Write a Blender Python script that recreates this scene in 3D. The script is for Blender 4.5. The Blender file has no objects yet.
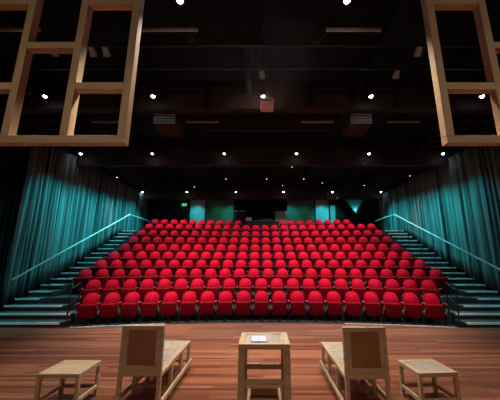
import bpy, bmesh, math, random
from mathutils import Vector, Matrix
random.seed(7)
C = bpy.context.scene.collection
PI = math.pi
CAM_Z = 1.75
FPX = 275.0
PITCH = math.atan(60/275)
SP, CP = math.sin(PITCH), math.cos(PITCH)
CX = 263.0
K = 1.058

# ---- numbers measured on the photograph -> metres in the place
def hv(y):
    v = y-200
    return FPX*CP+v*SP, FPX*SP-v*CP
def at_depth(px, py, D):
    h, v = hv(py)
    return Vector(((px-CX)*D/h, D, CAM_Z+v*D/h))
def at_height(px, py, z):
    h, v = hv(py)
    return at_depth(px, py, (z-CAM_Z)*h/v)

# ------------------------------------------------------------- materials
def new_mat(name):
    m = bpy.data.materials.new(name); m.use_nodes = True
    nt = m.node_tree
    return m, nt, nt.nodes['Principled BSDF']
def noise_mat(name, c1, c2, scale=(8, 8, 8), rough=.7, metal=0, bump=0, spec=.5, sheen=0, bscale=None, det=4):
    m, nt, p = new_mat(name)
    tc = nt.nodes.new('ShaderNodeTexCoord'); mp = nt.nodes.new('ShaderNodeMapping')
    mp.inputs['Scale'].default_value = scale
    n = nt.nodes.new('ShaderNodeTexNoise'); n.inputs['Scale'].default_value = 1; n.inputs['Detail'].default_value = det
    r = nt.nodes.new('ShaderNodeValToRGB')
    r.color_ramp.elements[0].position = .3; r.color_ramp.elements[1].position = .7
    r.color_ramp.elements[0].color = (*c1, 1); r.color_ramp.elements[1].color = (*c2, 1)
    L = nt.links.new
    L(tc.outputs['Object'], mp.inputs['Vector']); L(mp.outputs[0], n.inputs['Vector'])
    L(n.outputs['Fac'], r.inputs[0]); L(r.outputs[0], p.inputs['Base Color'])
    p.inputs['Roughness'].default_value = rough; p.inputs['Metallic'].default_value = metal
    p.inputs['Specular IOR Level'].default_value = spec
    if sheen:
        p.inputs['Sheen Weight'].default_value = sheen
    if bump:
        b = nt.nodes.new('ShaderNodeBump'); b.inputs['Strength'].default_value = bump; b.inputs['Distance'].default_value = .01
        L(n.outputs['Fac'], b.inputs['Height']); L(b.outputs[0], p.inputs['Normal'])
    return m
def emit_mat(name, col, s):
    m, nt, p = new_mat(name)
    p.inputs['Base Color'].default_value = (*col, 1)
    p.inputs['Emission Color'].default_value = (*col, 1)
    p.inputs['Emission Strength'].default_value = s
    return m
def floor_mat():
    m, nt, p = new_mat('stage boards')
    L = nt.links.new
    tc = nt.nodes.new('ShaderNodeTexCoord')
    br = nt.nodes.new('ShaderNodeTexBrick')
    br.inputs['Scale'].default_value = 1
    br.inputs['Brick Width'].default_value = 1.9; br.inputs['Row Height'].default_value = .072
    br.inputs['Mortar Size'].default_value = .0022; br.inputs['Mortar Smooth'].default_value = .2
    br.inputs['Color1'].default_value = (.0, .0, .0, 1); br.inputs['Color2'].default_value = (1, 1, 1, 1)
    br.inputs['Mortar'].default_value = (0, 0, 0, 1); br.offset = .37; br.inputs['Bias'].default_value = 0
    L(tc.outputs['Object'], br.inputs['Vector'])
    r = nt.nodes.new('ShaderNodeValToRGB')
    e = r.color_ramp.elements
    e[0].color = (.12, .037, .018, 1); e[1].color = (.34, .132, .064, 1)
    k = e.new(.5); k.color = (.22, .075, .036, 1)
    L(br.outputs['Color'], r.inputs[0])
    mp = nt.nodes.new('ShaderNodeMapping'); mp.inputs['Scale'].default_value = (1.2, 26, 1)
    L(tc.outputs['Object'], mp.inputs['Vector'])
    n = nt.nodes.new('ShaderNodeTexNoise'); n.inputs['Scale'].default_value = 1.5; n.inputs['Detail'].default_value = 5
    L(mp.outputs[0], n.inputs['Vector'])
    mx = nt.nodes.new('ShaderNodeMixRGB'); mx.blend_type = 'OVERLAY'; mx.inputs[0].default_value = .55
    L(r.outputs[0], mx.inputs[1]); L(n.outputs['Fac'], mx.inputs[2])
    mm = nt.nodes.new('ShaderNodeMixRGB'); mm.blend_type = 'MIX'
    mm.inputs[2].default_value = (.05, .018, .01, 1)
    L(br.outputs['Fac'], mm.inputs[0]); L(mx.outputs[0], mm.inputs[1])
    L(mm.outputs[0], p.inputs['Base Color'])
    p.inputs['Roughness'].default_value = .42
    b = nt.nodes.new('ShaderNodeBump'); b.inputs['Strength'].default_value = .25; b.inputs['Distance'].default_value = .004
    L(n.outputs['Fac'], b.inputs['Height']); L(b.outputs[0], p.inputs['Normal'])
    return m

M = {}
M['stage'] = floor_mat()
M['black'] = noise_mat('black paint', (.012, .011, .012), (.022, .02, .021), rough=.85, spec=.25)
M['ceil'] = noise_mat('black ceiling', (.006, .009, .014), (.010, .014, .021), (2, 2, 2), rough=.9, spec=.2)
M['beam'] = noise_mat('painted beam', (.035, .022, .022), (.05, .032, .03), (3, 3, 3), rough=.8, spec=.2)
M['metal'] = noise_mat('dark steel', (.03, .032, .034), (.05, .052, .055), rough=.45, metal=.6)
M['grey'] = noise_mat('grey enamel', (.25, .24, .23), (.34, .32, .31), rough=.5)
M['hinge'] = noise_mat('grey-green hinge enamel', (.10, .14, .12), (.14, .18, .16), rough=.5)
M['slat'] = noise_mat('blue-grey louvre', (.20, .23, .25), (.34, .38, .40), (30, 30, 30), rough=.6)
M['bouncepink'] = noise_mat('pale casing with painted stage bounce', (.62, .5, .46), (.75, .6, .55), rough=.6)  # pink tint stands in for light bounced up from the stage
M['rail'] = noise_mat('pale painted steel', (.55, .56, .56), (.65, .66, .66), (3, 3, 3), rough=.45)
M['carpet'] = noise_mat('dark tier carpet', (.035, .035, .038), (.055, .055, .06), (40, 40, 40), rough=.95, spec=.1)
M['tread'] = noise_mat('stair tread', (.055, .068, .072), (.09, .10, .105), (20, 20, 20), rough=.8, spec=.3)
M['nosing'] = noise_mat('pale stair nosing', (.68, .70, .70), (.78, .80, .80), (20, 20, 20), rough=.6)
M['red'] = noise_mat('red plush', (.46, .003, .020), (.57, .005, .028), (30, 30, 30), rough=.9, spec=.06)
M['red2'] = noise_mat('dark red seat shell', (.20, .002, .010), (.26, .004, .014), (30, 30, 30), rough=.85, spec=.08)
M['redarm'] = noise_mat('dark red armrest', (.30, .02, .03), (.38, .03, .04), rough=.45)
M['drape'] = noise_mat('blue-grey drape with painted fold shading', (.006, .012, .013), (.30, .37, .37), (.6, 15, .04), rough=.9, spec=.1, det=2.5)  # dark and pale streaks painted in as shade and light on the folds
M['blackdrape'] = noise_mat('black drape', (.003, .004, .005), (.008, .01, .011), (1, 6, .3), rough=.9, spec=.15)
M['pine'] = noise_mat('pine', (.42, .30, .18), (.58, .44, .29), (3, 3, 14), rough=.55, bump=.05)
M['pineX'] = noise_mat('pine rail', (.42, .30, .18), (.58, .44, .29), (2, 14, 14), rough=.55, bump=.05)
M['pineD'] = noise_mat('framing pine', (.42, .265, .13), (.56, .38, .21), (9, 9, 1.6), rough=.6, bump=.06)
M['pineDX'] = noise_mat('framing pine rail', (.42, .265, .13), (.56, .38, .21), (1.6, 9, 9), rough=.6, bump=.06)
M['ply'] = noise_mat('brown ply', (.28, .12, .05), (.34, .155, .068), (14, 14, 3), rough=.6)
M['plytop'] = noise_mat('weathered ply', (.30, .26, .21), (.46, .41, .34), (18, 3, 5), rough=.6)
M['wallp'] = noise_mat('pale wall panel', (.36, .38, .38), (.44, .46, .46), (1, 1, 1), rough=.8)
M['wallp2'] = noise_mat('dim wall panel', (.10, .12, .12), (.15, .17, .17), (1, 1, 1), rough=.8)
M['paper'] = noise_mat('white paper', (.50, .56, .70), (.60, .66, .78), (20, 20, 20), rough=.6)
M['blue'] = noise_mat('blue print', (.10, .16, .5), (.15, .22, .6), (20, 20, 20), rough=.6)
M['lamp'] = emit_mat('lamp glass', (.85, .92, 1.0), 28)
M['lampdim'] = emit_mat('small lamp glass', (.9, .93, 1.0), 5)
M['lampwarm'] = emit_mat('warm lamp glass', (1, .8, .55), 12)
M['lampteal'] = emit_mat('teal lamp glass', (.02, .75, .85), 4)
M['exit'] = emit_mat('green sign', (.02, .5, .22), .3)
M['exitw'] = emit_mat('white sign figure', (.6, 1, .8), .6)
M['tube'] = noise_mat('unlit tube', (.5, .45, .42), (.6, .55, .5), rough=.5)

# ------------------------------------------------------------- helpers
def box(bm, x0, x1, y0, y1, z0, z1, bev=0, seg=1, mat=None):
    g = bmesh.ops.create_cube(bm, size=1)
    vs = g['verts']
    for v in vs:
        v.co = Vector(((x0+x1)/2+v.co.x*(x1-x0), (y0+y1)/2+v.co.y*(y1-y0), (z0+z1)/2+v.co.z*(z1-z0)))
    if bev:
        es = list({e for v in vs for e in v.link_edges})
        r = bmesh.ops.bevel(bm, geom=es, offset=bev, segments=seg, affect='EDGES', profile=.6)
    if mat is not None:
        bmesh.ops.transform(bm, matrix=mat, verts=list({v for v in vs if v.is_valid}))
    return vs
def tube(bm, a, b, r, n=10):
    a = Vector(a); b = Vector(b); d = b-a
    q = d.to_track_quat('Z', 'Y').to_matrix().to_4x4()
    bmesh.ops.create_cone(bm, cap_ends=True, segments=n, radius1=r, radius2=r, depth=d.length,
                          matrix=Matrix.Translation((a+b)/2) @ q)
def cone(bm, a, b, r1, r2, n=16):
    a = Vector(a); b = Vector(b); d = b-a
    q = d.to_track_quat('Z', 'Y').to_matrix().to_4x4()
    bmesh.ops.create_cone(bm, cap_ends=True, segments=n, radius1=r1, radius2=r2, depth=d.length,
                          matrix=Matrix.Translation((a+b)/2) @ q)
def prism(bm, pts, y0, y1):          # outline in x,z extruded along y
    a = [bm.verts.new((x, y0, z)) for x, z in pts]; b = [bm.verts.new((x, y1, z)) for x, z in pts]
    n = len(pts)
    bm.faces.new(a); bm.faces.new(b[::-1])
    for i in range(n):
        bm.faces.new((a[i], b[i], b[(i+1) % n], a[(i+1) % n]))
    bmesh.ops.recalc_face_normals(bm, faces=bm.faces)
def obj(name, bm, mat, parent=None, smooth=False):
    me = bpy.data.meshes.new(name); bm.to_mesh(me); bm.free()
    me.materials.append(mat)
    if smooth:
        for p in me.polygons: p.use_smooth = True
    o = bpy.data.objects.new(name, me); C.objects.link(o)
    if parent: o.parent = parent
    return o
def tag(o, label, cat, group=None):
    o['label'] = label; o['category'] = cat
    if group: o['group'] = group
    return o
def thing(name, label, cat, loc=(0, 0, 0), rz=0, group=None):
    o = bpy.data.objects.new(name, None); C.objects.link(o)
    o.location = loc; o.rotation_euler = (0, 0, rz); o.empty_display_size = .1
    return tag(o, label, cat, group)
def struct(name, bm, mat):
    o = obj(name, bm, mat); o['kind'] = 'structure'; return o
def dup(root, loc, rz, label, group=None, skip=()):
    r = root.copy(); C.objects.link(r); r.location = loc; r.rotation_euler = (0, 0, rz); r['label'] = label
    if group: r['group'] = group
    for ch in list(root.children):
        if ch.name.split('.')[0] in skip: continue
        c = ch.copy(); C.objects.link(c); c.parent = r
        for g in ch.children:
            d = g.copy(); C.objects.link(d); d.parent = c
    return r
def bxo(name, mat, parent, *a, **k):
    bm = bmesh.new(); box(bm, *a, **k); return obj(name, bm, mat, parent)
ORD = ['first', 'second', 'third', 'fourth', 'fifth', 'sixth', 'seventh', 'eighth', 'ninth', 'tenth', 'eleventh', 'twelfth',
       'thirteenth', 'fourteenth', 'fifteenth', 'sixteenth', 'seventeenth', 'eighteenth', 'nineteenth', 'twentieth',
       'twenty-first', 'twenty-second', 'twenty-third', 'twenty-fourth']

# ------------------------------------------------------------- rows (measured)
CY = -13.33                                           # centre of the row arcs
D0 = [8.89, 9.95, 10.92, 11.85, 12.75, 13.63, 14.49, 15.34, 16.19, 16.98]
TOP = [.816, 1.123, 1.436, 1.771, 2.131, 2.52, 2.926, 3.35, 3.80, 4.19]
FZ = [t-.86 for t in TOP]
FZ[0] = -.05
R = [d-CY for d in D0]
NS = [19, 21, 24, 24, 24, 24, 24, 24, 24, 24]
PITCHS = .553

# ------------------------------------------------------------- setting
WX = 8.15
bm = bmesh.new()                                      # stage: arc front edge
pts = [(-WX, -4.5), (WX, -4.5), (WX, 7.84), (5.25, 7.84)]
REDGE = 8.44-CY
for i in range(25):
    X = 5.15-i*10.3/24
    pts.append((X, CY+math.sqrt(REDGE**2-X*X)))
pts += [(-5.25, 7.84), (-WX, 7.84)]
a = [bm.verts.new((x, y, 0)) for x, y in pts]; b = [bm.verts.new((x, y, -.06)) for x, y in pts]
bm.faces.new(a); bm.faces.new(b[::-1])
for i in range(len(pts)):
    j = (i+1) % len(pts); bm.faces.new((a[i], b[i], b[j], a[j]))
bmesh.ops.recalc_face_normals(bm, faces=bm.faces)
struct('floor', bm, M['stage'])
bm = bmesh.new(); box(bm, -WX, WX, -4.5, 19, -.2, -.06); struct('floor_auditorium', bm, M['carpet'])
def arc_strip(name, r0, r1, z0, z1, x0, x1, mat, n=40):
    bm = bmesh.new()
    rows = []
    for i in range(n+1):
        X = x0+(x1-x0)*i/n
        y0 = CY+math.sqrt(r0*r0-X*X); y1 = CY+math.sqrt(r1*r1-X*X)
        rows.append([bm.verts.new(p) for p in ((X, y0, z0), (X, y0, z1), (X, y1, z1), (X, y1, z0))])
    for i in range(n):
        for k in range(4):
            bm.faces.new((rows[i][k], rows[i+1][k], rows[i+1][(k+1) % 4], rows[i][(k+1) % 4]))
    bm.faces.new(rows[0]); bm.faces.new(rows[-1][::-1])
    bmesh.ops.recalc_face_normals(bm, faces=bm.faces)
    return struct(name, bm, mat)
# pale metal trim lines along the two outer thirds of the stage edge
arc_strip('trim_1', REDGE-.035, REDGE-.001, .001, .012, -5.1, -2.75, M['nosing'])
arc_strip('trim_2', REDGE-.035, REDGE-.001, .001, .012, 2.3, 5.1, M['nosing'])
arc_strip('trim_3', REDGE-.03, REDGE-.001, .001, .006, -2.70, 2.25, M['beam'])
bm = bmesh.new(); box(bm, -4.45, -2.8, 7.86, 8.06, .001, .004); struct('trim_4', bm, M['tread'])
for n in range(1, 10):
    xe = {1: 5.78}.get(n, 6.66)
    r1 = R[n+1]-.80 if n < 9 else R[n]+2.8
    if n == 9:
        bm = bmesh.new()
        m = 40; top = []
        for i in range(m+1):
            X = -xe-.2+(2*xe+.2)*i/m
            top.append((X, CY+math.sqrt((R[n]-.80)**2-X*X)))
        top += [(xe, 18.55), (-xe-.2, 18.55)]
        a = [bm.verts.new((x, y, FZ[n])) for x, y in top]; b = [bm.verts.new((x, y, -.06)) for x, y in top]
        bm.faces.new(a); bm.faces.new(b[::-1])
        for i in range(len(top)):
            j = (i+1) % len(top); bm.faces.new((a[i], b[i], b[j], a[j]))
        bmesh.ops.recalc_face_normals(bm, faces=bm.faces)
        struct('seating_tier', bm, M['carpet'])
    else:
        arc_strip('seating_tier', R[n]-.80, r1, -.06, FZ[n], -xe-(.2 if n > 1 else 0), xe, M['carpet'])
CZ = 6.75
bm = bmesh.new(); box(bm, -WX-.3, WX+.3, -4.5, 19, CZ, CZ+.15); struct('ceiling', bm, M['ceil'])
bm = bmesh.new(); box(bm, -WX-.2, -WX, -4.5, 19, -.2, CZ); struct('wall_left', bm, M['black'])
bm = bmesh.new(); box(bm, WX, WX+.2, -4.5, 19, -.2, CZ); struct('wall_right', bm, M['black'])
bm = bmesh.new(); box(bm, -WX-.2, WX+.2, -4.7, -4.5, -.2, CZ); struct('wall_front', bm, M['black'])
# back wall with the control booth opening
BY = 18.6
bx0 = at_depth(234.5, 205, BY).x; bx1 = at_depth(286, 205, BY).x
bm = bmesh.new()
box(bm, -WX-.2, bx0, BY, BY+.2, -.2, CZ); box(bm, bx1, WX+.2, BY, BY+.2, -.2, CZ)
box(bm, bx0, bx1, BY, BY+.2, -.2, 3.45); box(bm, bx0, bx1, BY, BY+.2, 5.9, CZ)
box(bm, bx0-.1, bx0, BY+.2, BY+2.2, 3, 6.2); box(bm, bx1, bx1+.1, BY+.2, BY+2.2, 3, 6.2)
box(bm, bx0-.1, bx1+.1, BY+2.2, BY+2.3, 3, 6.2); box(bm, bx0, bx1, BY+.2, BY+2.2, 3.3, 3.45)
box(bm, bx0-.1, bx1+.1, BY, BY+2.3, 6.2, 6.3)
struct('wall_back', bm, M['black'])

# ceiling beams, X direction, under the ceiling
LZ = 6.03
BEAMS = [6.96, 11.04, 17.6]
for i, D in enumerate(BEAMS):
    bm = bmesh.new(); box(bm, -WX, WX, D, D+.22, 5.87 if i == 0 else 5.66, CZ, bev=.01)
    if i == 0:
        pass
    struct('ceiling_beam', bm, M['beam'])
bm = bmesh.new()
for x in (-6.9, -5.1, -2.9, -.4, 2.6, 4.9, 6.9):
    box(bm, x-.06, x+.06, 2.4, 18.5, 6.35, 6.6)
struct('ceiling_joists', bm, M['ceil'])
bm = bmesh.new()
for sx in (-1, 1):
    for k in range(26):
        y = 5+.5*k
        box(bm, min(sx*6.2, sx*7.6), max(sx*6.2, sx*7.6), y, y+.08, 6.05, 6.3)
struct('ceiling_slats', bm, M['beam'])

# lighting pipes across the ceiling
pipes = []
for i, (D, z) in enumerate([(2.9, 6.2), (3.55, 6.1), (4.9, 6.1), (5.6, 6.1), (8.7, 6.1)]):
    bm = bmesh.new(); tube(bm, (-7.6, D, z), (7.6, D, z), .03, 10)
    o = obj('lighting_pipe', bm, M['metal'], smooth=True)
    for k in range(7):
        x = -7.2+2.4*k; bm = bmesh.new(); tube(bm, (x, D, z), (x, D, CZ), .012, 6)
        obj('hanger_rod', bm, M['metal'], o)
    tag(o, ['long black lighting pipe hung across the ceiling nearest the stage front',
            'long black lighting pipe just before the nearest pair of ceiling spotlights',
            'long black lighting pipe just behind the first row of unlit battens',
            'long black lighting pipe carrying small stage lanterns before the second beam',
            'long black lighting pipe behind the hanging box units'][i], 'pipe', 'black lighting pipes under the ceiling')

# ------------------------------------------------------------- seats
def seat_proto():
    t = thing('theatre_seat', '-', 'seat')
    # backrest: arched outline, leaning back
    def arch(w, zt, z0, zs, n=12, p=2.3):
        pts = [(-w*.93, z0), (w*.93, z0), (w, z0+.05)]
        for i in range(n+1):
            a = PI*i/n
            cx = math.copysign(abs(math.cos(a))**(2/p), math.cos(a)); sz = abs(math.sin(a))**(2/p)
            pts.append((w*cx, zs+(zt-zs)*sz))
        pts.append((-w, z0+.05))
        return pts
    lean = Matrix.Translation((0, 0, .4)) @ Matrix.Rotation(math.radians(-21), 4, 'X') @ Matrix.Translation((0, 0, -.4))
    bm = bmesh.new(); prism(bm, arch(.216, .865, .33, .60, 18, 2.6), -.075, 0)
    bmesh.ops.bevel(bm, geom=[e for e in bm.edges if abs(e.verts[0].co.y-e.verts[1].co.y) < 1e-5], offset=.026, segments=3, affect='EDGES')
    bmesh.ops.transform(bm, matrix=lean, verts=bm.verts)
    back = obj('backrest', bm, M['red'], t, True)
    bm = bmesh.new(); prism(bm, arch(.20, .86, .30, .68), .001, .022)
    bmesh.ops.transform(bm, matrix=lean, verts=bm.verts)
    obj('back_shell', bm, M['black'], back)
    bm = bmesh.new()
    tilt = Matrix.Translation((0, -.065, .215)) @ Matrix.Rotation(math.radians(13), 4, 'X')
    box(bm, -.212, .212, -.13, -.03, 0, .385, bev=.03, seg=3)
    bmesh.ops.transform(bm, matrix=tilt, verts=bm.verts)
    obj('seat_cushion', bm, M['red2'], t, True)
    bm = bmesh.new(); box(bm, -.19, .19, -.029, -.012, .02, .36)
    bmesh.ops.transform(bm, matrix=tilt, verts=bm.verts)
    obj('seat_pan', bm, M['black'], t)
    bm = bmesh.new(); box(bm, -.303, -.250, -.30, .0, .565, .60, bev=.014, seg=2)
    obj('armrest', bm, M['redarm'], t, True)
    bm = bmesh.new()
    box(bm, -.29, -.263, -.09, .02, 0.002, .565); box(bm, -.30, -.253, -.2, .06, 0.001, .02)
    st = obj('side_support', bm, M['metal'], t)
    bm = bmesh.new(); box(bm, -.298, -.255, -.17, -.06, .27, .36, bev=.012, seg=2)
    obj('hinge_plate', bm, M['hinge'], st, True)
    bm = bmesh.new(); box(bm, -.035, .035, -.10, -.02, 0, .30); box(bm, -.07, .07, -.15, .05, 0.001, .018)
    obj('leg', bm, M['metal'], t)
    for o in list(t.children)+[back.children[0], st.children[0]]:
        if o.parent == t: o.data.transform(Matrix.Translation((0, .10, 0)))
        else: o.data.transform(Matrix.Translation((0, .10, 0)))
    return t
proto = seat_proto()
first = True
for n in range(10):
    N = NS[n]; r = R[n]
    rowname = ORD[n]+' row from the stage' if n < 9 else 'topmost row'
    if n == 0: rowname = 'front row'
    idx = 0
    row = []
    for i in range(N):
        if n == 9 and (10 <= i <= 13 or i >= 22): continue
        a = (i-(N-1)/2)*PITCHS/r
        if n in (1, 2): a -= .0
        row.append(a)
    nl = len(row)
    for j, a in enumerate(row):
        loc = (r*math.sin(a)-.05-.015*(D0[n]-8.89), CY+r*math.cos(a), FZ[n]); rz = -a
        if j < nl//2 or (nl % 2 and j == nl//2):
            lab = 'red plush tip-up seat, %s from the left end of the %s' % (ORD[j], rowname)
        else:
            lab = 'red plush tip-up seat, %s from the right end of the %s' % (ORD[nl-1-j], rowname)
        grp = 'red theatre seats in the '+rowname
        if n == 0 and j == 0:
            proto.location = loc; proto.rotation_euler.z = rz; proto['label'] = lab; proto['group'] = grp; o = proto
            base = proto
        else:
            o = dup(proto, loc, rz, lab, grp)
        if j == nl-1 or (n == 9 and j == 9):
            extra = o
            for ch in list(o.children):
                if ch.name.split('.')[0] in ('armrest', 'side_support'):
                    c = ch.copy(); C.objects.link(c); c.parent = o; c.location = (.553, 0, 0)
                    for g in ch.children:
                        d = g.copy(); C.objects.link(d); d.parent = c

# ------------------------------------------------------------- staircases in the side aisles
def stair_list():
    L = [(7.87, .11, 5.36)]
    L.append((8.30, .265, 5.38))
    L.append((8.68, .42, 5.9))
    aisle = [(9.02, FZ[2])]
    for n in range(3, 10):
        aisle.append((D0[n]-.80-1.08, FZ[n]))
    for k in range(len(aisle)):
        D, z = aisle[k]
        L.append((D, z, 6.68))
        if k < len(aisle)-1:
            D2, z2 = aisle[k+1]; L.append(((D+D2)/2, (z+z2)/2, 6.68))
    return L
ST = stair_list()
def stair_z(D):
    z = 0
    for d, zz, _ in ST:
        if D >= d: z = zz
    return z
def stair_slope(D):
    for i in range(len(ST)-1):
        if D < ST[i+1][0]:
            return ST[i][1]+(D-ST[i][0])/(ST[i+1][0]-ST[i][0])*(ST[i+1][1]-ST[i][1])
    return ST[-1][1]
XO = 7.72
for sx in (-1, 1):
    side = 'left' if sx < 0 else 'right'
    t = thing('staircase', 'teal-lit aisle staircase climbing beside the seats along the %s drape' % side, 'staircase',
              (sx*7.2, 7.87, -.06), 0, 'aisle staircases')
    def loc(x, y, z): return (x-sx*7.2, y-7.87, z+.06)
    for i, (D, z, xi) in enumerate(ST):
        D2 = ST[i+1][0]+.03 if i < len(ST)-1 else 18.5
        x0, x1 = sorted((sx*(xi+(.27 if sx < 0 and xi > 6 else .06 if xi < 6 else 0)), sx*XO))
        zb = -.06
        bm = bmesh.new()
        box(bm, x0-sx*7.2, x1-sx*7.2, D-7.87, D2-7.87, 0, z+.06-.03)
        s = obj('step', bm, M['carpet'], t)
        bm = bmesh.new()
        box(bm, x0-sx*7.2, x1-sx*7.2, D-.02-7.87, D2-7.87-.03, z+.03, z+.06)
        obj('tread', bm, M['tread'], s)
        bm = bmesh.new()
        box(bm, x0-sx*7.2+.01, x1-sx*7.2-.01, D-.028-7.87, D+.03-7.87, z+.02, z+.064)
        obj('nosing', bm, M['nosing'], s)
    # handrail
    X = sx*7.15 if sx < 0 else 7.05
    Pz = lambda D: stair_slope(D)+.98
    A = Vector((X*1.02, 8.3, 1.18)) if sx < 0 else Vector((X, 8.3, 1.32))
    if sx > 0: A = Vector((X, 8.15, 1.34))
    Bp = Vector((X, 14.6, 4.14)); E = Vector((X, 17.2, 4.14))
    off = Vector((sx*7.2, 7.87, -.06))
    bm = bmesh.new(); tube(bm, A-off, Bp-off, .03, 12); tube(bm, Bp-off, E-off, .03, 12)
    bmesh.ops.create_uvsphere(bm, u_segments=12, v_segments=8, radius=.031, matrix=Matrix.Translation(Bp-off))
    hr = obj('handrail', bm, M['rail'], t, True); hr['label'] = 'pale sloping handrail above the steps'
    for k in range(9):
        D = 9.6+.95*k if k < 8 else 17.15
        f = min((D-A.y)/(Bp.y-A.y), 1)
        zt = A.z+(Bp.z-A.z)*f
        bm = bmesh.new(); q = Vector((X, D, 0))-off
        tube(bm, (q.x, q.y, stair_z(D)+.06), (q.x, q.y, zt+.04), .014, 8)
        cone(bm, (q.x, q.y, stair_z(D)+.061), (q.x, q.y, stair_z(D)+.075), .045, .045, 12)
        obj('post', bm, M['metal'], hr)
    # dark barrier closing the end of the seat rows, fixed on the inner edge of the steps
    bm = bmesh.new(); g = sx*5.40-off.x
    tube(bm, (g, .22, .17), (g, .22, 1.0), .02); tube(bm, (g, .62, .33), (g, .62, 1.16), .02); tube(bm, (g, .22, 1.0), (g, .62, 1.16), .02); tube(bm, (g, .22, .6), (g, .62, .76), .012)
    obj('end_barrier', bm, M['metal'], t)

# ------------------------------------------------------------- drapes along the side walls
def drape(name, sx, y0, y1, ztop, mat, label, zfun, seed, X=7.92, amp=.11, n=620):
    rnd = random.Random(seed)
    ph = [(rnd.uniform(.12, .55), rnd.uniform(0, 6.28), rnd.uniform(.25, 1)) for _ in range(9)]
    tot = sum(p[2] for p in ph)
    bm = bmesh.new(); cols = []
    zs = [0, .12, .3, .5, .7, .88, 1]
    for i in range(n+1):
        y = y0+(y1-y0)*i/n
        s = sum(p[2]*math.sin(6.283*y/p[0]+p[1]) for p in ph)/tot*2.4
        s = math.copysign(min(abs(s), 1)**.7, s)
        col = []
        zb = zfun(y)
        for q in zs:
            z = zb+(ztop-zb)*q
            w = 1-.35*q
            col.append(bm.verts.new((sx*(X+amp*s*w), y+.02*math.sin(z*1.3+y*3), z)))
        cols.append(col)
    for i in range(n):
        for k in range(len(zs)-1):
            f = (cols[i][k], cols[i+1][k], cols[i+1][k+1], cols[i][k+1])
            bm.faces.new(f if sx > 0 else f[::-1])
    o = obj(name, bm, mat, None, True)
    md = o.modifiers.new('thickness', 'SOLIDIFY'); md.thickness = .006; md.offset = 0
    return tag(o, label, 'curtain', 'tall side drapes')
zf = lambda y: max(.0, stair_slope(y)-.15) if y > 7.9 else .01
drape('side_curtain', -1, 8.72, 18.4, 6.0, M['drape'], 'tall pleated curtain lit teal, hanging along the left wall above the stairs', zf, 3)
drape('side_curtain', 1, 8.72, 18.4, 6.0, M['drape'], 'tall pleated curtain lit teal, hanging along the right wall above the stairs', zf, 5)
drape('masking_curtain', -1, 3.2, 8.62, 6.0, M['blackdrape'], 'dark unlit curtain at the left picture edge before the teal one', lambda y: .01 if y < 7.8 else .12, 8, n=260)
drape('masking_curtain', 1, 3.2, 8.62, 6.0, M['blackdrape'], 'dark unlit curtain by the right wall before the teal one', lambda y: .01 if y < 7.8 else .12, 9, n=260)

# ------------------------------------------------------------- stage furniture
def stool(name, label, cat, loc, rz, w, d, h, top=M['plytop'], strz=.115, grp=None):
    t = thing(name, label, cat, loc, rz, grp)
    L = .05
    bm = bmesh.new()                              # top frame: four rails
    box(bm, -w/2, w/2, -d/2, -d/2+L, h-.05, h, bev=.003); box(bm, -w/2, w/2, d/2-L, d/2, h-.05, h, bev=.003)
    box(bm, -w/2, -w/2+L, -d/2+L, d/2-L, h-.05, h, bev=.003); box(bm, w/2-L, w/2, -d/2+L, d/2-L, h-.05, h, bev=.003)
    obj('top_frame', bm, M['pineX'], t)
    bxo('top_panel', top, t, -w/2+L, w/2-L, -d/2+L, d/2-L, h-.022, h-.006)
    for x in (-1, 1):
        for y in (-1, 1):
            xa, xb = sorted((x*w/2, x*(w/2-.045))); ya, yb = sorted((y*d/2, y*(d/2-.045)))
            bxo('leg', M['pine'], t, xa, xb, ya, yb, 0.001, h-.05, bev=.003)
    for (xa, xb, ya, yb) in ((-w/2+.045, w/2-.045, -d/2+.006, -d/2+.036), (-w/2+.045, w/2-.045, d/2-.036, d/2-.006),
                             (-w/2+.006, -w/2+.036, -d/2+.045, d/2-.045), (w/2-.036, w/2-.006, -d/2+.045, d/2-.045)):
        bxo('stretcher', M['pineX'], t, xa, xb, ya, yb, strz-.02, strz+.02, bev=.002)
    return t
stool('wooden_stool', 'low square wooden stool standing alone at the far left of the stage', 'stool', (-2.445, 3.89, 0), 0, .51, .47, .42, M['pineX'], grp='square wooden stools')
stool('wooden_stool', 'low square wooden stool with grey-brown inset top at the far right of the stage', 'stool', (2.10, 3.92, 0), math.radians(4.3), .50, .46, .42, grp='square wooden stools')

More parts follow.
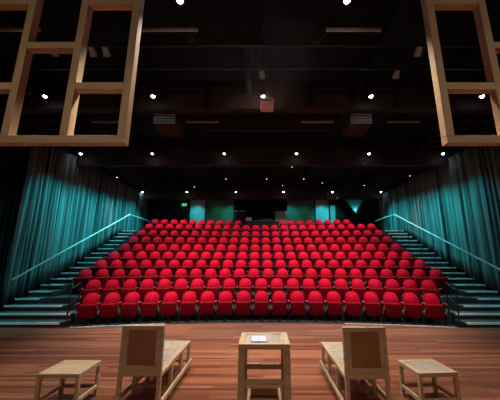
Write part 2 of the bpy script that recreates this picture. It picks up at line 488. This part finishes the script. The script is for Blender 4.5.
def backed_bench(label, loc):
    t = thing('wooden_bench', label, 'bench', loc, 0, 'high-backed wooden benches')
    w, Ln, h = .52, 1.39, .42
    L = .05
    # two tall rear posts carry the backrest (towards the camera, y = 0)
    for x in (-1, 1):
        xa, xb = sorted((x*w/2, x*(w/2-.048)))
        bxo('back_post', M['pine'], t, xa, xb, 0, .04, 0.001, .955, bev=.003)
    b = bxo('backrest_panel', M['ply'], t, -w/2+.08, w/2-.08, .012, .026, .50, .905)
    bm = bmesh.new()
    box(bm, -w/2+.048, w/2-.048, .0, .036, .90, .955, bev=.003); box(bm, -w/2+.048, w/2-.048, .0, .036, .39, .505, bev=.003)
    box(bm, -w/2+.048, -w/2+.088, .0, .036, .505, .90, bev=.002); box(bm, w/2-.088, w/2-.048, .0, .036, .505, .90, bev=.002)
    obj('backrest_frame', bm, M['pineX'], t)
    bm = bmesh.new()
    box(bm, -w/2, -w/2+L, .04, Ln, h-.045, h, bev=.003); box(bm, w/2-L, w/2, .04, Ln, h-.045, h, bev=.003)
    for y in (.04, .45, .92, Ln-.05):
        box(bm, -w/2+L, w/2-L, y, y+.05, h-.045, h, bev=.003)
    obj('seat_frame', bm, M['pine'], t)
    for y0, y1 in ((.09, .45), (.50, .92), (.97, Ln-.05)):
        bxo('seat_panel', M['plytop'], t, -w/2+L, w/2-L, y0, y1, h-.022, h-.006)
    for x in (-1, 1):
        xa, xb = sorted((x*w/2, x*(w/2-.045)))
        for y in (.43, .90, Ln-.045):
            bxo('leg', M['pine'], t, xa, xb, y, y+.045, .001, h-.045, bev=.003)
        xa, xb = sorted((x*(w/2+.034), x*(w/2-.0)))
        bxo('side_rail', M['pineX'], t, xa, xb, .0, Ln+.015, .075, .15, bev=.012)
    for y in (.43, Ln-.045):
        bxo('stretcher', M['pineX'], t, -w/2+.045, w/2-.045, y+.008, y+.036, .10, .14, bev=.002)
    return t
backed_bench('long wooden bench with tall brown-panelled back, left of the centre table', (-1.48, 3.66, 0))
backed_bench('long wooden bench with tall brown-panelled back, right of the centre table', (1.222, 3.58, 0))

# centre table
t = thing('wooden_table', 'tall slender wooden table at centre stage with a booklet on top', 'table', (.013, 3.0, 0))
w, d, h = .52, .46, .927
bm = bmesh.new(); L = .055
box(bm, -w/2, w/2, 0, L, h-.05, h, bev=.003); box(bm, -w/2, w/2, d-L, d, h-.05, h, bev=.003)
box(bm, -w/2, -w/2+L, L, d-L, h-.05, h, bev=.003); box(bm, w/2-L, w/2, L, d-L, h-.05, h, bev=.003)
obj('top_frame', bm, M['pineX'], t)
bxo('top_panel', M['plytop'], t, -w/2+L, w/2-L, L, d-L, h-.024, h-.008)
for x in (-1, 1):
    for y in (0, d-.055):
        xa, xb = sorted((x*w/2, x*(w/2-.068)))
        bxo('leg', M['pine'], t, xa, xb, y, y+.055, .001, h-.05, bev=.003)
for z in (.575, .10):
    for (xa, xb, ya, yb) in ((-w/2+.055, w/2-.055, .005, .04), (-w/2+.055, w/2-.055, d-.04, d-.005),
                             (-w/2+.005, -w/2+.04, .055, d-.055), (w/2-.04, w/2-.005, .055, d-.055)):
        bxo('stretcher', M['pineX'], t, xa, xb, ya, yb, z-.025, z+.025, bev=.002)
bm = bmesh.new()
box(bm, -.19, .19, .10, .13, .37, .40); box(bm, -.19, .19, .38, .41, .37, .40)
box(bm, -.19, -.16, .13, .38, .37, .40); box(bm, .16, .19, .13, .38, .37, .40)
stool('low_stool', 'small wooden stool tucked underneath the tall centre table', 'stool', (.013, 3.26, 0), 0, .36, .30, .385, M['ply'])
bm.free()
# booklet
t = thing('booklet', 'open white and blue booklet lying on the tall centre table', 'booklet', (-.045, 3.19, .9215), .03)
bxo('cover', M['blue'], t, -.085, .085, -.115, .10, 0, .004)
bm = bmesh.new(); box(bm, -.08, -.002, -.108, .095, .0042, .012, bev=.002); box(bm, .002, .08, -.108, .095, .0042, .011, bev=.002)
obj('pages', bm, M['paper'], t)

# ------------------------------------------------------------- hanging window-like frames
def hung_frame(label, sx):
    FY = 3.0; dp = .105; W = .095
    xs = [1.672, 2.355, 3.05, 3.75]
    if sx > 0: xs = [2.21, 2.90, 3.59, 4.28]
    t = thing('hanging_frame', label, 'frame', (sx*xs[1], FY, 3.09), 0, 'hanging timber lattice frames')
    ox, oy, oz = sx*xs[1], FY, 3.09
    ZT = 5.78
    for i, x in enumerate(xs):
        c = sx*x-ox
        bxo('stile', M['pineD'], t, c-W/2, c+W/2, 0, dp, W, ZT-oz-W, bev=.003)
    x0, x1 = sorted((sx*xs[0], sx*xs[-1]))
    bxo('bottom_rail', M['pineDX'], t, x0-W/2-ox, x1+W/2-ox, 0, dp, 0, W, bev=.003)
    bxo('top_rail', M['pineDX'], t, x0-W/2-ox, x1+W/2-ox, 0, dp, ZT-oz-W, ZT-oz, bev=.003)
    for i in range(3):
        a, b = sorted((sx*xs[i], sx*xs[i+1]))
        for z in ((3.795, 5.06) if i % 2 == 0 else (4.38,)):
            bxo('cross_rail', M['pineDX'], t, a+W/2-ox, b-W/2-ox, .002, dp-.002, z-oz, z-oz+W, bev=.003)
    for x in (xs[0], xs[-1]):
        bm = bmesh.new(); tube(bm, (sx*x-ox, dp/2, ZT-oz), (sx*x-ox, dp/2, CZ-oz), .006, 6)
        obj('cable', bm, M['metal'], t)
hung_frame('timber lattice frame hanging from the ceiling at upper left', -1)
hung_frame('timber lattice frame hanging from the ceiling at upper right', 1)

# ------------------------------------------------------------- lamps
def aim(o, direction):
    o.rotation_euler = Vector(direction).to_track_quat('-Z', 'Y').to_euler()
def spot(name, loc, to, energy, col, ang, blend=.6, rad=.06):
    l = bpy.data.lights.new(name, 'SPOT'); l.energy = energy; l.color = col
    l.spot_size = math.radians(ang); l.spot_blend = blend; l.shadow_soft_size = rad
    o = bpy.data.objects.new(name, l); C.objects.link(o); o.location = loc
    aim(o, Vector(to)-Vector(loc)); return o
def can_proto(small):
    t = thing('small_downlight' if small else 'ceiling_spotlight', '-', 'spotlight')
    r = .026 if small else .05
    bm = bmesh.new(); bmesh.ops.create_cone(bm, cap_ends=False, segments=20, radius1=r*1.25, radius2=r*1.15, depth=.16, matrix=Matrix.Translation((0, 0, .08)))
    bmesh.ops.create_circle(bm, cap_ends=True, segments=20, radius=r*1.15, matrix=Matrix.Translation((0, 0, .16)))
    can = obj('housing', bm, M['metal'], t, False)
    bm = bmesh.new(); bmesh.ops.create_uvsphere(bm, u_segments=16, v_segments=10, radius=r, matrix=Matrix.Translation((0, 0, .015)))
    obj('bulb', bm, M['lampdim'] if small else M['lamp'], t, True)
    bm = bmesh.new(); tube(bm, (0, 0, .16), (0, 0, CZ-LZ), .012, 8); obj('stem', bm, M['metal'], t)
    return t
rowsL = [([180, 347], 1, 'pair nearest the stage'), ([45, 153, 263, 371, 482], 96.5, 'line nearest the hanging boxes'),
         ([80.6, 152.4, 224.4, 296.4, 369, 443], 153.8, 'middle line of six'),
         ([140, 187, 236, 283.6, 332.4, 381], 192, 'farthest line of six')]
cp = None
LP = []
for ri, (xs, y, rn) in enumerate(rowsL):
    for j, x in enumerate(xs):
        p = at_height(x, y, LZ)
        p.x = max(-7.75, min(7.75, p.x))
        lab = 'lit ceiling spotlight, %s from left in the %s' % (ORD[j], rn)
        if cp is None:
            cp = can_proto(False); cp.location = p; cp['label'] = lab; cp['group'] = 'lit ceiling spotlights'
        else:
            dup(cp, p, 0, lab, 'lit ceiling spotlights')
        LP.append((ri, p))
sp = None
SMALL = []
smalls = [(175, 166), (226, 166.5), (292, 167), (348, 165.8), (117, 177.4), (410, 176), (157, 185.5), (194.5, 187), (282.6, 185.6), (322.4, 183), (364.4, 185.6), (258, 161.5)]
for j, (x, y) in enumerate(sorted(smalls)):
    z = LZ
    p = at_height(x, y, z)
    if abs(p.x) > 7.6:
        p = Vector((math.copysign(7.5, p.x), 0, 0)); h, v = hv(y); D = 7.5*h/abs(x-CX); p = at_depth(x, y, D)
    if 17.1 < p.y < 18.6 : p = at_depth(x, y, 17.0)
    lab = 'tiny recessed downlight, %s from the left among the small faint ones' % ORD[j]
    SMALL.append(p)
    if sp is None:
        sp = can_proto(True); sp.location = p; sp['label'] = lab; sp['group'] = 'small faint downlights'
    else:
        dup(sp, p, 0, lab, 'small faint downlights')

# unlit tube fittings
def fitting(p, label, first=[None]):
    if first[0] is None:
        t = thing('tube_light', label, 'light fitting', p, 0, 'unlit tube fittings'); first[0] = t
        bxo('housing', M['grey'], t, -.52, .52, -.028, .028, .018, .05, bev=.006)
        bm = bmesh.new(); tube(bm, (-.50, 0, 0), (.50, 0, 0), .014, 10); tube(bm, (-.52, 0, 0), (-.50, 0, 0), .02, 10); tube(bm, (.50, 0, 0), (.52, 0, 0), .02, 10)
        obj('tube', bm, M['tube'], t)
        for hx in (-.4, .4):
            bm = bmesh.new(); tube(bm, (hx, 0, .05), (hx, 0, CZ-6.0), .008, 6); obj('hanger', bm, M['metal'], t)
        return t
    return dup(first[0], p, 0, label, 'unlit tube fittings')
for y, xs, rn in ((31, (12.5, 170.5, 353.5), 'nearest line below the ceiling'), (122.5, (108, 202, 317.5, 403.5), 'middle line below the ceiling'),
                  (164, (158, 215, 300, 365), 'farthest line below the ceiling')):
    for j, x in enumerate(xs):
        fitting(at_height(x, y, 6.0), 'pale unlit tube fitting, %s from left in the %s' % (ORD[j], rn))

# hanging box units
def box_unit(px0, px1, yt, yb, ybk, label, bottomH=3.80, case='beam'):
    h, v = hv(yb); D1 = bottomH*h/v
    h2, v2 = hv(ybk); D2 = bottomH*h2/v2
    a = at_depth(px0, yb, D1); b = at_depth(px1, yb, D1); c = at_depth(px0, yt, D1)
    w = b.x-a.x; H = c.z-a.z; d = D2-D1
    t = thing('ceiling_box_unit', label, 'ceiling unit', ((a.x+b.x)/2, D1, a.z), 0, 'box units hanging below the ceiling')
    bxo('casing', M[case], t, -w/2, w/2, .02, d, 0, H, bev=.01)
    n = 4
    for k in range(n):
        z0 = .02+k*(H-.04)/n
        bxo('slat', M['slat'] if case == 'beam' else M['grey'], t, -w/2+.02, w/2-.02, -.01, .02, z0, z0+(H-.04)/n*.62, bev=.004)
    for x in (-w/2+.06, w/2-.06):
        bm = bmesh.new(); tube(bm, (x, .08, H), (x, .08, CZ-a.z), .012, 8)
        obj('hanger', bm, M['metal'], t)
    return t
box_unit(152.5, 175.5, 112, 124, 137, 'dark box unit with pale slatted front hanging at left of centre')
box_unit(350, 373, 112, 124, 137, 'dark box unit with pale slatted front hanging at right of centre')
box_unit(260.5, 274, 97.5, 101.5, 112, 'small box unit hanging directly under the central spotlight', 3.95, 'bouncepink')

# small stage lanterns on the pipes
def lantern(loc, rz, tilt, label, first=[None]):
    if first[0] is None:
        t = thing('stage_lantern', label, 'stage light', loc, rz, 'unlit stage lanterns on the pipes'); first[0] = t
        bm = bmesh.new(); m = Matrix.Rotation(math.radians(50), 4, 'X')
        bmesh.ops.create_cone(bm, cap_ends=True, segments=16, radius1=.075, radius2=.06, depth=.17, matrix=Matrix.Translation((0, 0, -.2)) @ m)
        obj('body', bm, M['grey'], t)
        bm = bmesh.new(); box(bm, -.11, -.1, -.015, .015, -.22, -.03); box(bm, .1, .11, -.015, .015, -.22, -.03); box(bm, -.11, .11, -.015, .015, -.04, -.03)
        obj('yoke', bm, M['metal'], t)
        bm = bmesh.new(); box(bm, -.02, .02, -.035, .035, -.035, .04); obj('clamp', bm, M['metal'], t)
        bm = bmesh.new(); tube(bm, (0, 0, .0), (0, 0, CZ-6.1+.004), .008, 8); obj('safety_rod', bm, M['metal'], t)
        return t
    return dup(first[0], loc, rz, label, 'unlit stage lanterns on the pipes')
for (px, py, D, z, lab) in ((98, 31, 4.9, 6.1, 'unlit stage lantern seen through the left timber frame, left of a pair'),
                            (111, 31, 4.9, 6.1, 'unlit stage lantern seen through the left timber frame, right of a pair'),
                            (413, 28, 4.9, 6.1, 'unlit stage lantern just left of the right timber frame'),
                            (262, 73, 5.6, 6.1, 'unlit stage lantern above the central spotlight'),
                            (395, 76, 5.6, 6.1, 'unlit stage lantern above and right of the right box unit'),
                            (61, 30, 4.9, 6.1, 'unlit stage lantern between two uprights of the left timber frame')):
    p = at_depth(px, py, D)
    lantern((p.x, D-.067, z), random.uniform(-.35, .35)*0, 0, lab)

# ------------------------------------------------------------- back wall: panels, sconce, exit sign, booth
def panel(px0, px1, py0, mat, label, nm='wall_panel', D=BY, z1=None, group='upright panels on the back wall'):
    a = at_depth(px0, 205, D); b = at_depth(px1, 205, D)
    zt = at_depth(px0, py0, D).z
    t = thing(nm, label, 'wall panel', ((a.x+b.x)/2, D, FZ[9]), 0, group)
    w = b.x-a.x
    bxo('board', mat, t, -w/2+.02, w/2-.02, -.05, -.005, .002, zt-FZ[9]-.02, bev=.006)
    bxo('edge_strip', M['metal'], t, -w/2, -w/2+.018, -.06, -.005, .002, zt-FZ[9])
    return t
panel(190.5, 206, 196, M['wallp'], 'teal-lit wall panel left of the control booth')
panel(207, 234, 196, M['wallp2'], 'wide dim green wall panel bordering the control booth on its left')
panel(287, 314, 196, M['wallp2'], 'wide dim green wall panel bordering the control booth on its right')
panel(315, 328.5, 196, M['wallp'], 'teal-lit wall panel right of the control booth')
panel(329.5, 335, 205, M['wallp'], 'short narrow bright teal panel at the right end of the panels')
p = at_depth(355.5, 213, BY)
t = thing('wall_sconce', 'small wall lamp throwing a teal fan upwards on the back wall', 'wall lamp', (p.x, BY, p.z))
bm = bmesh.new(); cone(bm, (0, -.09, -.12), (0, -.09, 0), .03, .07, 16); box(bm, -.04, .04, -.05, -.003, -.1, -.02); obj('shade', bm, M['metal'], t)
bm = bmesh.new(); cone(bm, (0, -.09, 0), (0, -.09, .012), .055, .055, 16); obj('bulb', bm, M['lampteal'], t)
sconce = Vector((p.x, BY-.09, p.z+.04))
p = at_depth(184.5, 205, BY)
t = thing('exit_sign', 'small glowing green exit sign on the back wall at left', 'sign', (p.x, BY, p.z))
bxo('housing', M['black'], t, -.20, .20, -.07, -.003, -.11, .11, bev=.008)
f = bxo('sign_face', M['exit'], t, -.185, .185, -.076, -.07, -.095, .095)
bm = bmesh.new()                                # running figure and doorway
bmesh.ops.create_uvsphere(bm, u_segments=10, v_segments=6, radius=.018, matrix=Matrix.Translation((-.03, -.08, .06)) @ Matrix.Scale(.3, 4, (0, 1, 0)))
for a, b in (((-.035, .04), (-.055, -.01)), ((-.055, -.01), (-.02, -.035)), ((-.02, -.035), (-.03, -.075)), ((-.055, -.01), (-.085, -.045)), ((-.085, -.045), (-.12, -.045)), ((-.04, .03), (0, .01)), ((-.04, .03), (-.085, .02))):
    tube(bm, (a[0], -.079, a[1]), (b[0], -.079, b[1]), .008, 6)
box(bm, .06, .07, -.081, -.076, -.08, .08); box(bm, .13, .14, -.081, -.076, -.08, .08); box(bm, .06, .14, -.081, -.076, .07, .08)
obj('figure', bm, M['exitw'], t)
exitp = Vector((p.x, BY-.25, p.z))

# control booth in the gap of the top row
BZ = FZ[9]
t = thing('control_desk', 'long dark control desk in the gap of the topmost seat row', 'desk', (-.0, 16.95, BZ))
a = at_depth(246, 220, 16.9).x; b = at_depth(279, 220, 16.9).x
bxo('desk_top', M['tread'], t, a, b, -.32, .40, .72, .76, bev=.005)
bxo('front_board', M['black'], t, a+.03, b-.03, -.28, -.25, .05, .72)
for x in (a+.03, b-.09):
    for y in (-.25, .32):
        bxo('leg', M['metal'], t, x, x+.06, y, y+.05, .001, .72)
p = at_depth(248.5, 219, 16.8)
t = thing('laptop', 'pale open laptop at the left end of the control desk', 'laptop', (p.x, 16.92, BZ+.761), .15)
bxo('base', M['grey'], t, -.17, .17, -.12, .12, 0, .02, bev=.004)
bm = bmesh.new(); box(bm, -.17, .17, -.005, .005, 0, .22, mat=Matrix.Translation((0, -.12, .02)) @ Matrix.Rotation(math.radians(18), 4, 'X'))
obj('screen', bm, M['paper'], t)
p = at_depth(269.5, 217, 17.2)
t = thing('mixing_console', 'low grey mixing console on the control desk', 'console', (p.x-.3, 17.02, BZ+.761))
bm = bmesh.new()
prism(bm, [(-.45, 0), (.45, 0), (.45, .06), (-.45, .06)], -.25, .25)
for v in bm.verts:
    if v.co.z > .03: v.co.z += .08*(1-(v.co.y+.25)/.5)*1
obj('body', bm, M['black'], t)
for k in range(10):
    bxo('fader', M['grey'], t, -.40+k*.085, -.375+k*.085, -.02, .03, .09, .115)
a = at_depth(234.5, 212, 18.3); b = at_depth(246, 212, 18.3)
t = thing('equipment_rack', 'low cabinet with pale top in the booth opening at left', 'cabinet', ((a.x+b.x)/2, 18.25, BZ))
w = b.x-a.x; z = a.z-BZ
bxo('body', M['black'], t, -w/2, w/2, -.25, .25, .02, z-.03, bev=.006); bxo('top', M['wallp'], t, -w/2-.01, w/2+.01, -.27, .26, z-.03, z, bev=.005)
for s in (-1, 1):
    bxo('door', M['beam'], t, min(0, s*(w/2-.02)), max(0, s*(w/2-.02))-.005, -.265, -.25, .05, z-.06, bev=.004)
for x in (-.25, .0, .22):
    bm = bmesh.new(); 
    o = bxo('small_device', M['grey'], None, -.09, .09, -.07, .07, 0, .08+.03*(x > 0), bev=.01)
    bm.free(); o.location = ((a.x+b.x)/2+x, 18.2, a.z+.001)
    tag(o, 'small pale device on the left booth cabinet, %s' % {-.25: 'leftmost', .0: 'middle', .22: 'rightmost'}[x], 'device', 'devices on the booth cabinet')
a = at_depth(275, 212, 18.3); b = at_depth(287, 212, 18.3)
t = thing('booth_counter', 'teal-lit boxy counter in the booth opening at right', 'counter', ((a.x+b.x)/2, 18.2, BZ))
w = b.x-a.x; z = a.z-BZ
bxo('body', M['wallp'], t, -w/2, w/2, -.25, .3, .02, z-.03, bev=.006); bxo('top', M['grey'], t, -w/2-.02, w/2+.02, -.28, .3, z-.03, z, bev=.005)
bxo('door', M['wallp'], t, -w/2+.03, w/2-.03, -.262, -.25, .06, z-.07, bev=.004)

# ------------------------------------------------------------- light
WHITE = (1, .93, .86)
for ri, p in LP:
    q = p+Vector((0, 0, -.07))
    if ri == 0:
        spot('lamp_light', q, p+Vector((0, .2, -5)), 1000, (1, .88, .76), 80, .7, .05)
    elif ri == 1:
        if abs(p.x) > 5:
            spot('lamp_light', q, p+Vector((-p.x*.28, 2.0, -4.6)), 420, WHITE, 50, .7, .05)
        else:
            spot('lamp_light', q, p+Vector((-p.x*.35, 1.2, -5)), 820, WHITE, 78, .7, .05)
    elif ri == 2:
        if abs(p.x) < 5.5:
            spot('lamp_light', q, p+Vector((-p.x*.12, .4, -4)), 430 if abs(p.x) < 3 else 620, WHITE, 90, .7, .05)
    elif ri == 3:
        if abs(p.x) < 4.5:
            spot('lamp_light', q, p+Vector((0, -.9, -2.4)), 110, WHITE, 100, .7, .05)
for p in SMALL:
    if p.y < 17.3:
        spot('lamp_light', p+Vector((0, 0, -.05)), p+Vector((-p.x*(.12 if abs(p.x) < 5.5 else .33), .3, -4)), 150 if abs(p.x) < 3 else 230, WHITE, 108, .7, .03)
for x in (-2.0, .2, 2.2):        # added downlights between the beams, put in to brighten the upper rows
    p = Vector((x, 14.3, LZ))
    dup(sp, p, 0, 'tiny added downlight brightening the upper seat rows, %s of the close trio' % {-2.0: 'left', .2: 'middle', 2.2: 'right'}[x], 'small faint downlights')
    spot('lamp_light', p+Vector((0, 0, -.05)), p+Vector((0, .3, -4)), 120, WHITE, 115, .7, .03)
TEAL = (.035, .64, .69)
def teal_lamp(loc, to, e, ang, label, col=TEAL, blend=.8, first=[None]):
    blend = 1.0
    d = Vector(to)-Vector(loc)
    spot('lamp_light', Vector(loc)+d.normalized()*.16, to, e, col, ang, blend, .08)
    t = thing('wash_lantern', label, 'stage light', loc, 0, 'teal wash lanterns aimed at the drapes')
    q = d.to_track_quat('-Z', 'Y').to_matrix().to_4x4()
    bm = bmesh.new(); bmesh.ops.create_cone(bm, cap_ends=True, segments=16, radius1=.09, radius2=.06, depth=.2, matrix=q @ Matrix.Translation((0, 0, 0)))
    obj('body', bm, M['black'], t)
    bm = bmesh.new(); tube(bm, (0, 0, .0), (0, 0, CZ-loc[2]+.004), .015, 8); obj('stem', bm, M['metal'], t)
for sx in (-1, 1):
    s = 'left' if sx < 0 else 'right'
    for k, (D, e) in enumerate(((9.75, .75 if sx < 0 else .45), (10.65, .35), (11.5, .85), (12.4, .5), (13.3, .8 if sx < 0 else .35), (14.2, .35), (15.1, .5), (16.2, .55))):
        teal_lamp((sx*6.05, D, 5.95), (sx*7.95, D+.1, 1.9+.2*k), (760 if sx < 0 else 640)*e, 76,
                  'black lantern washing the %s curtain teal, %s from the stage' % (s, ORD[k]))
    # front steps
    teal_lamp((sx*6.7, 6.6, 5.95), (sx*6.8, 8.7, .2), 520, 44, 'black lantern aimed at the lowest steps of the %s stairs' % s)
for px, e, col in ((198, 160, TEAL), (321, 190, TEAL), (231, 60, (.02, .7, .5)), (290, 60, (.02, .65, .55)), (220, 30, (.01, .6, .2)), (303, 30, (.01, .6, .2)), (332.5, 130, TEAL)):
    p = at_depth(px, 200, BY)
    teal_lamp((p.x, 17.15, 5.62), (p.x, BY-.02, 4.7), e*(.85 if e > 100 else 1.5), 62, 'black lantern over the back wall panels at '+str(['far left','right of centre','left booth edge','right booth edge','left green panel','right green panel','far right'][[198,321,231,290,220,303,332.5].index(px)]), col)
l = bpy.data.lights.new('lamp_light', 'SPOT'); l.energy = 420; l.color = TEAL; l.spot_size = math.radians(80); l.spot_blend = .5; l.shadow_soft_size = .03
o = bpy.data.objects.new('lamp_light', l); C.objects.link(o); o.location = sconce; aim(o, (0, .12, 1))
l = bpy.data.lights.new('lamp_light', 'POINT'); l.energy = 1.0; l.color = (.05, 1, .5); l.shadow_soft_size = .1
o = bpy.data.objects.new('lamp_light', l); C.objects.link(o); o.location = exitp
# unseen warm lamps added above and behind the camera as front fill
for k, x in enumerate((-3.5, 0, 3.5)):
    loc = (x, -1.2, 5.9)
    spot('lamp_light', loc, (x*.85, 2.9, 1.4), 150, (1, .80, .62), 72, .9, .12)
    t = thing('stage_lantern', 'added warm fill lantern above the stage front, %s' % ['left', 'centre', 'right'][k], 'stage light', (x, -1.2, 6.0), 0, 'added warm fill lanterns over the stage')
    bm = bmesh.new(); cone(bm, (0, .08, -.02), (0, -.12, .22), .10, .07, 16); obj('body', bm, M['black'], t)
    bm = bmesh.new(); tube(bm, (0, 0, .0), (0, 0, CZ-6.0+.004), .015, 8); obj('stem', bm, M['metal'], t)

for x, y, z, to, e, cone_a, lab in (  # unseen lamps added to brighten the timber frames and the stage sides
        (-3.4, -2.2, 4.5, (-2.6, 3, 4.5), 150, 52, 'added warm fill lantern behind the viewer facing the left timber frame'),
        (3.4, -2.2, 4.5, (3.0, 3, 4.5), 150, 52, 'added warm fill lantern behind the viewer facing the right timber frame'),
        (-5.6, 3.2, 5.9, (-5.4, 5.2, 0), 330, 78, 'added warm fill lantern above the left edge of the stage'),
        (5.6, 3.2, 5.9, (5.4, 5.2, 0), 330, 78, 'added warm fill lantern above the right edge of the stage')):
    d = (Vector(to)-Vector((x, y, z))).normalized()
    spot('lamp_light', Vector((x, y, z))+d*.16, to, e, (1, .82, .66), cone_a, .9, .08)
    t = thing('stage_lantern', lab, 'stage light', (x, y, z))
    bm = bmesh.new(); cone(bm, d*.12, d*-.12, .09, .06, 16); obj('body', bm, M['black'], t)
    bm = bmesh.new(); tube(bm, (0, 0, 0), (0, 0, CZ-z+.004), .015, 8); obj('stem', bm, M['metal'], t)
for pa, pb2, side in (((186, 33), (193, 52), 'left'), ((320, 30), (312, 47), 'right')):
    bm = bmesh.new()
    for o2 in (0, .09):
        a = at_height(pa[0], 35, 6.752)+Vector((o2, 0, 0)); b = at_depth(pb2[0], 46, 4.95)+Vector((o2, 0, 0))
        b.z = 6.16
        if o2 == 0: c0 = a.copy()
        tube(bm, a-c0, b-c0, .008, 6)
    o = obj('power_cable', bm, M['grey'], None); o.location = c0
    tag(o, 'pair of slanting grey cables under the ceiling, near the %s unlit tube' % side, 'cable')
pb = Vector((bx0*.75+bx1*.25, BY+1.0, 6.1))  # lamp added inside the booth so that its contents show
spot('lamp_light', pb, pb-Vector((.1, .3, 3)), 26, (.8, .9, 1), 110, .8, .05)
t = thing('booth_fill_lamp', 'added dim round fill lamp inside the control booth', 'lamp', pb+Vector((0, 0, .02)))
bm = bmesh.new(); cone(bm, (0, 0, 0), (0, 0, .078), .09, .07, 16); obj('housing', bm, M['metal'], t)
w = bpy.data.worlds.new('World'); bpy.context.scene.world = w; w.use_nodes = True
w.node_tree.nodes['Background'].inputs[0].default_value = (.02, .025, .04, 1)
w.node_tree.nodes['Background'].inputs[1].default_value = .1

# ------------------------------------------------------------- camera
cam = bpy.data.cameras.new('camera'); co = bpy.data.objects.new('camera', cam); C.objects.link(co)
cam.sensor_fit = 'HORIZONTAL'; cam.sensor_width = 36; cam.lens = 36*FPX/500
cam.shift_x = -13/500
co.location = (0, 0, CAM_Z); co.rotation_euler = (PI/2+PITCH, 0, 0)
cam.clip_end = 100
bpy.context.scene.camera = co
vs = bpy.context.scene.view_settings
vs.view_transform = 'Standard'; vs.look = 'None'; vs.gamma = 1; vs.exposure = 0; vs.use_curve_mapping = False
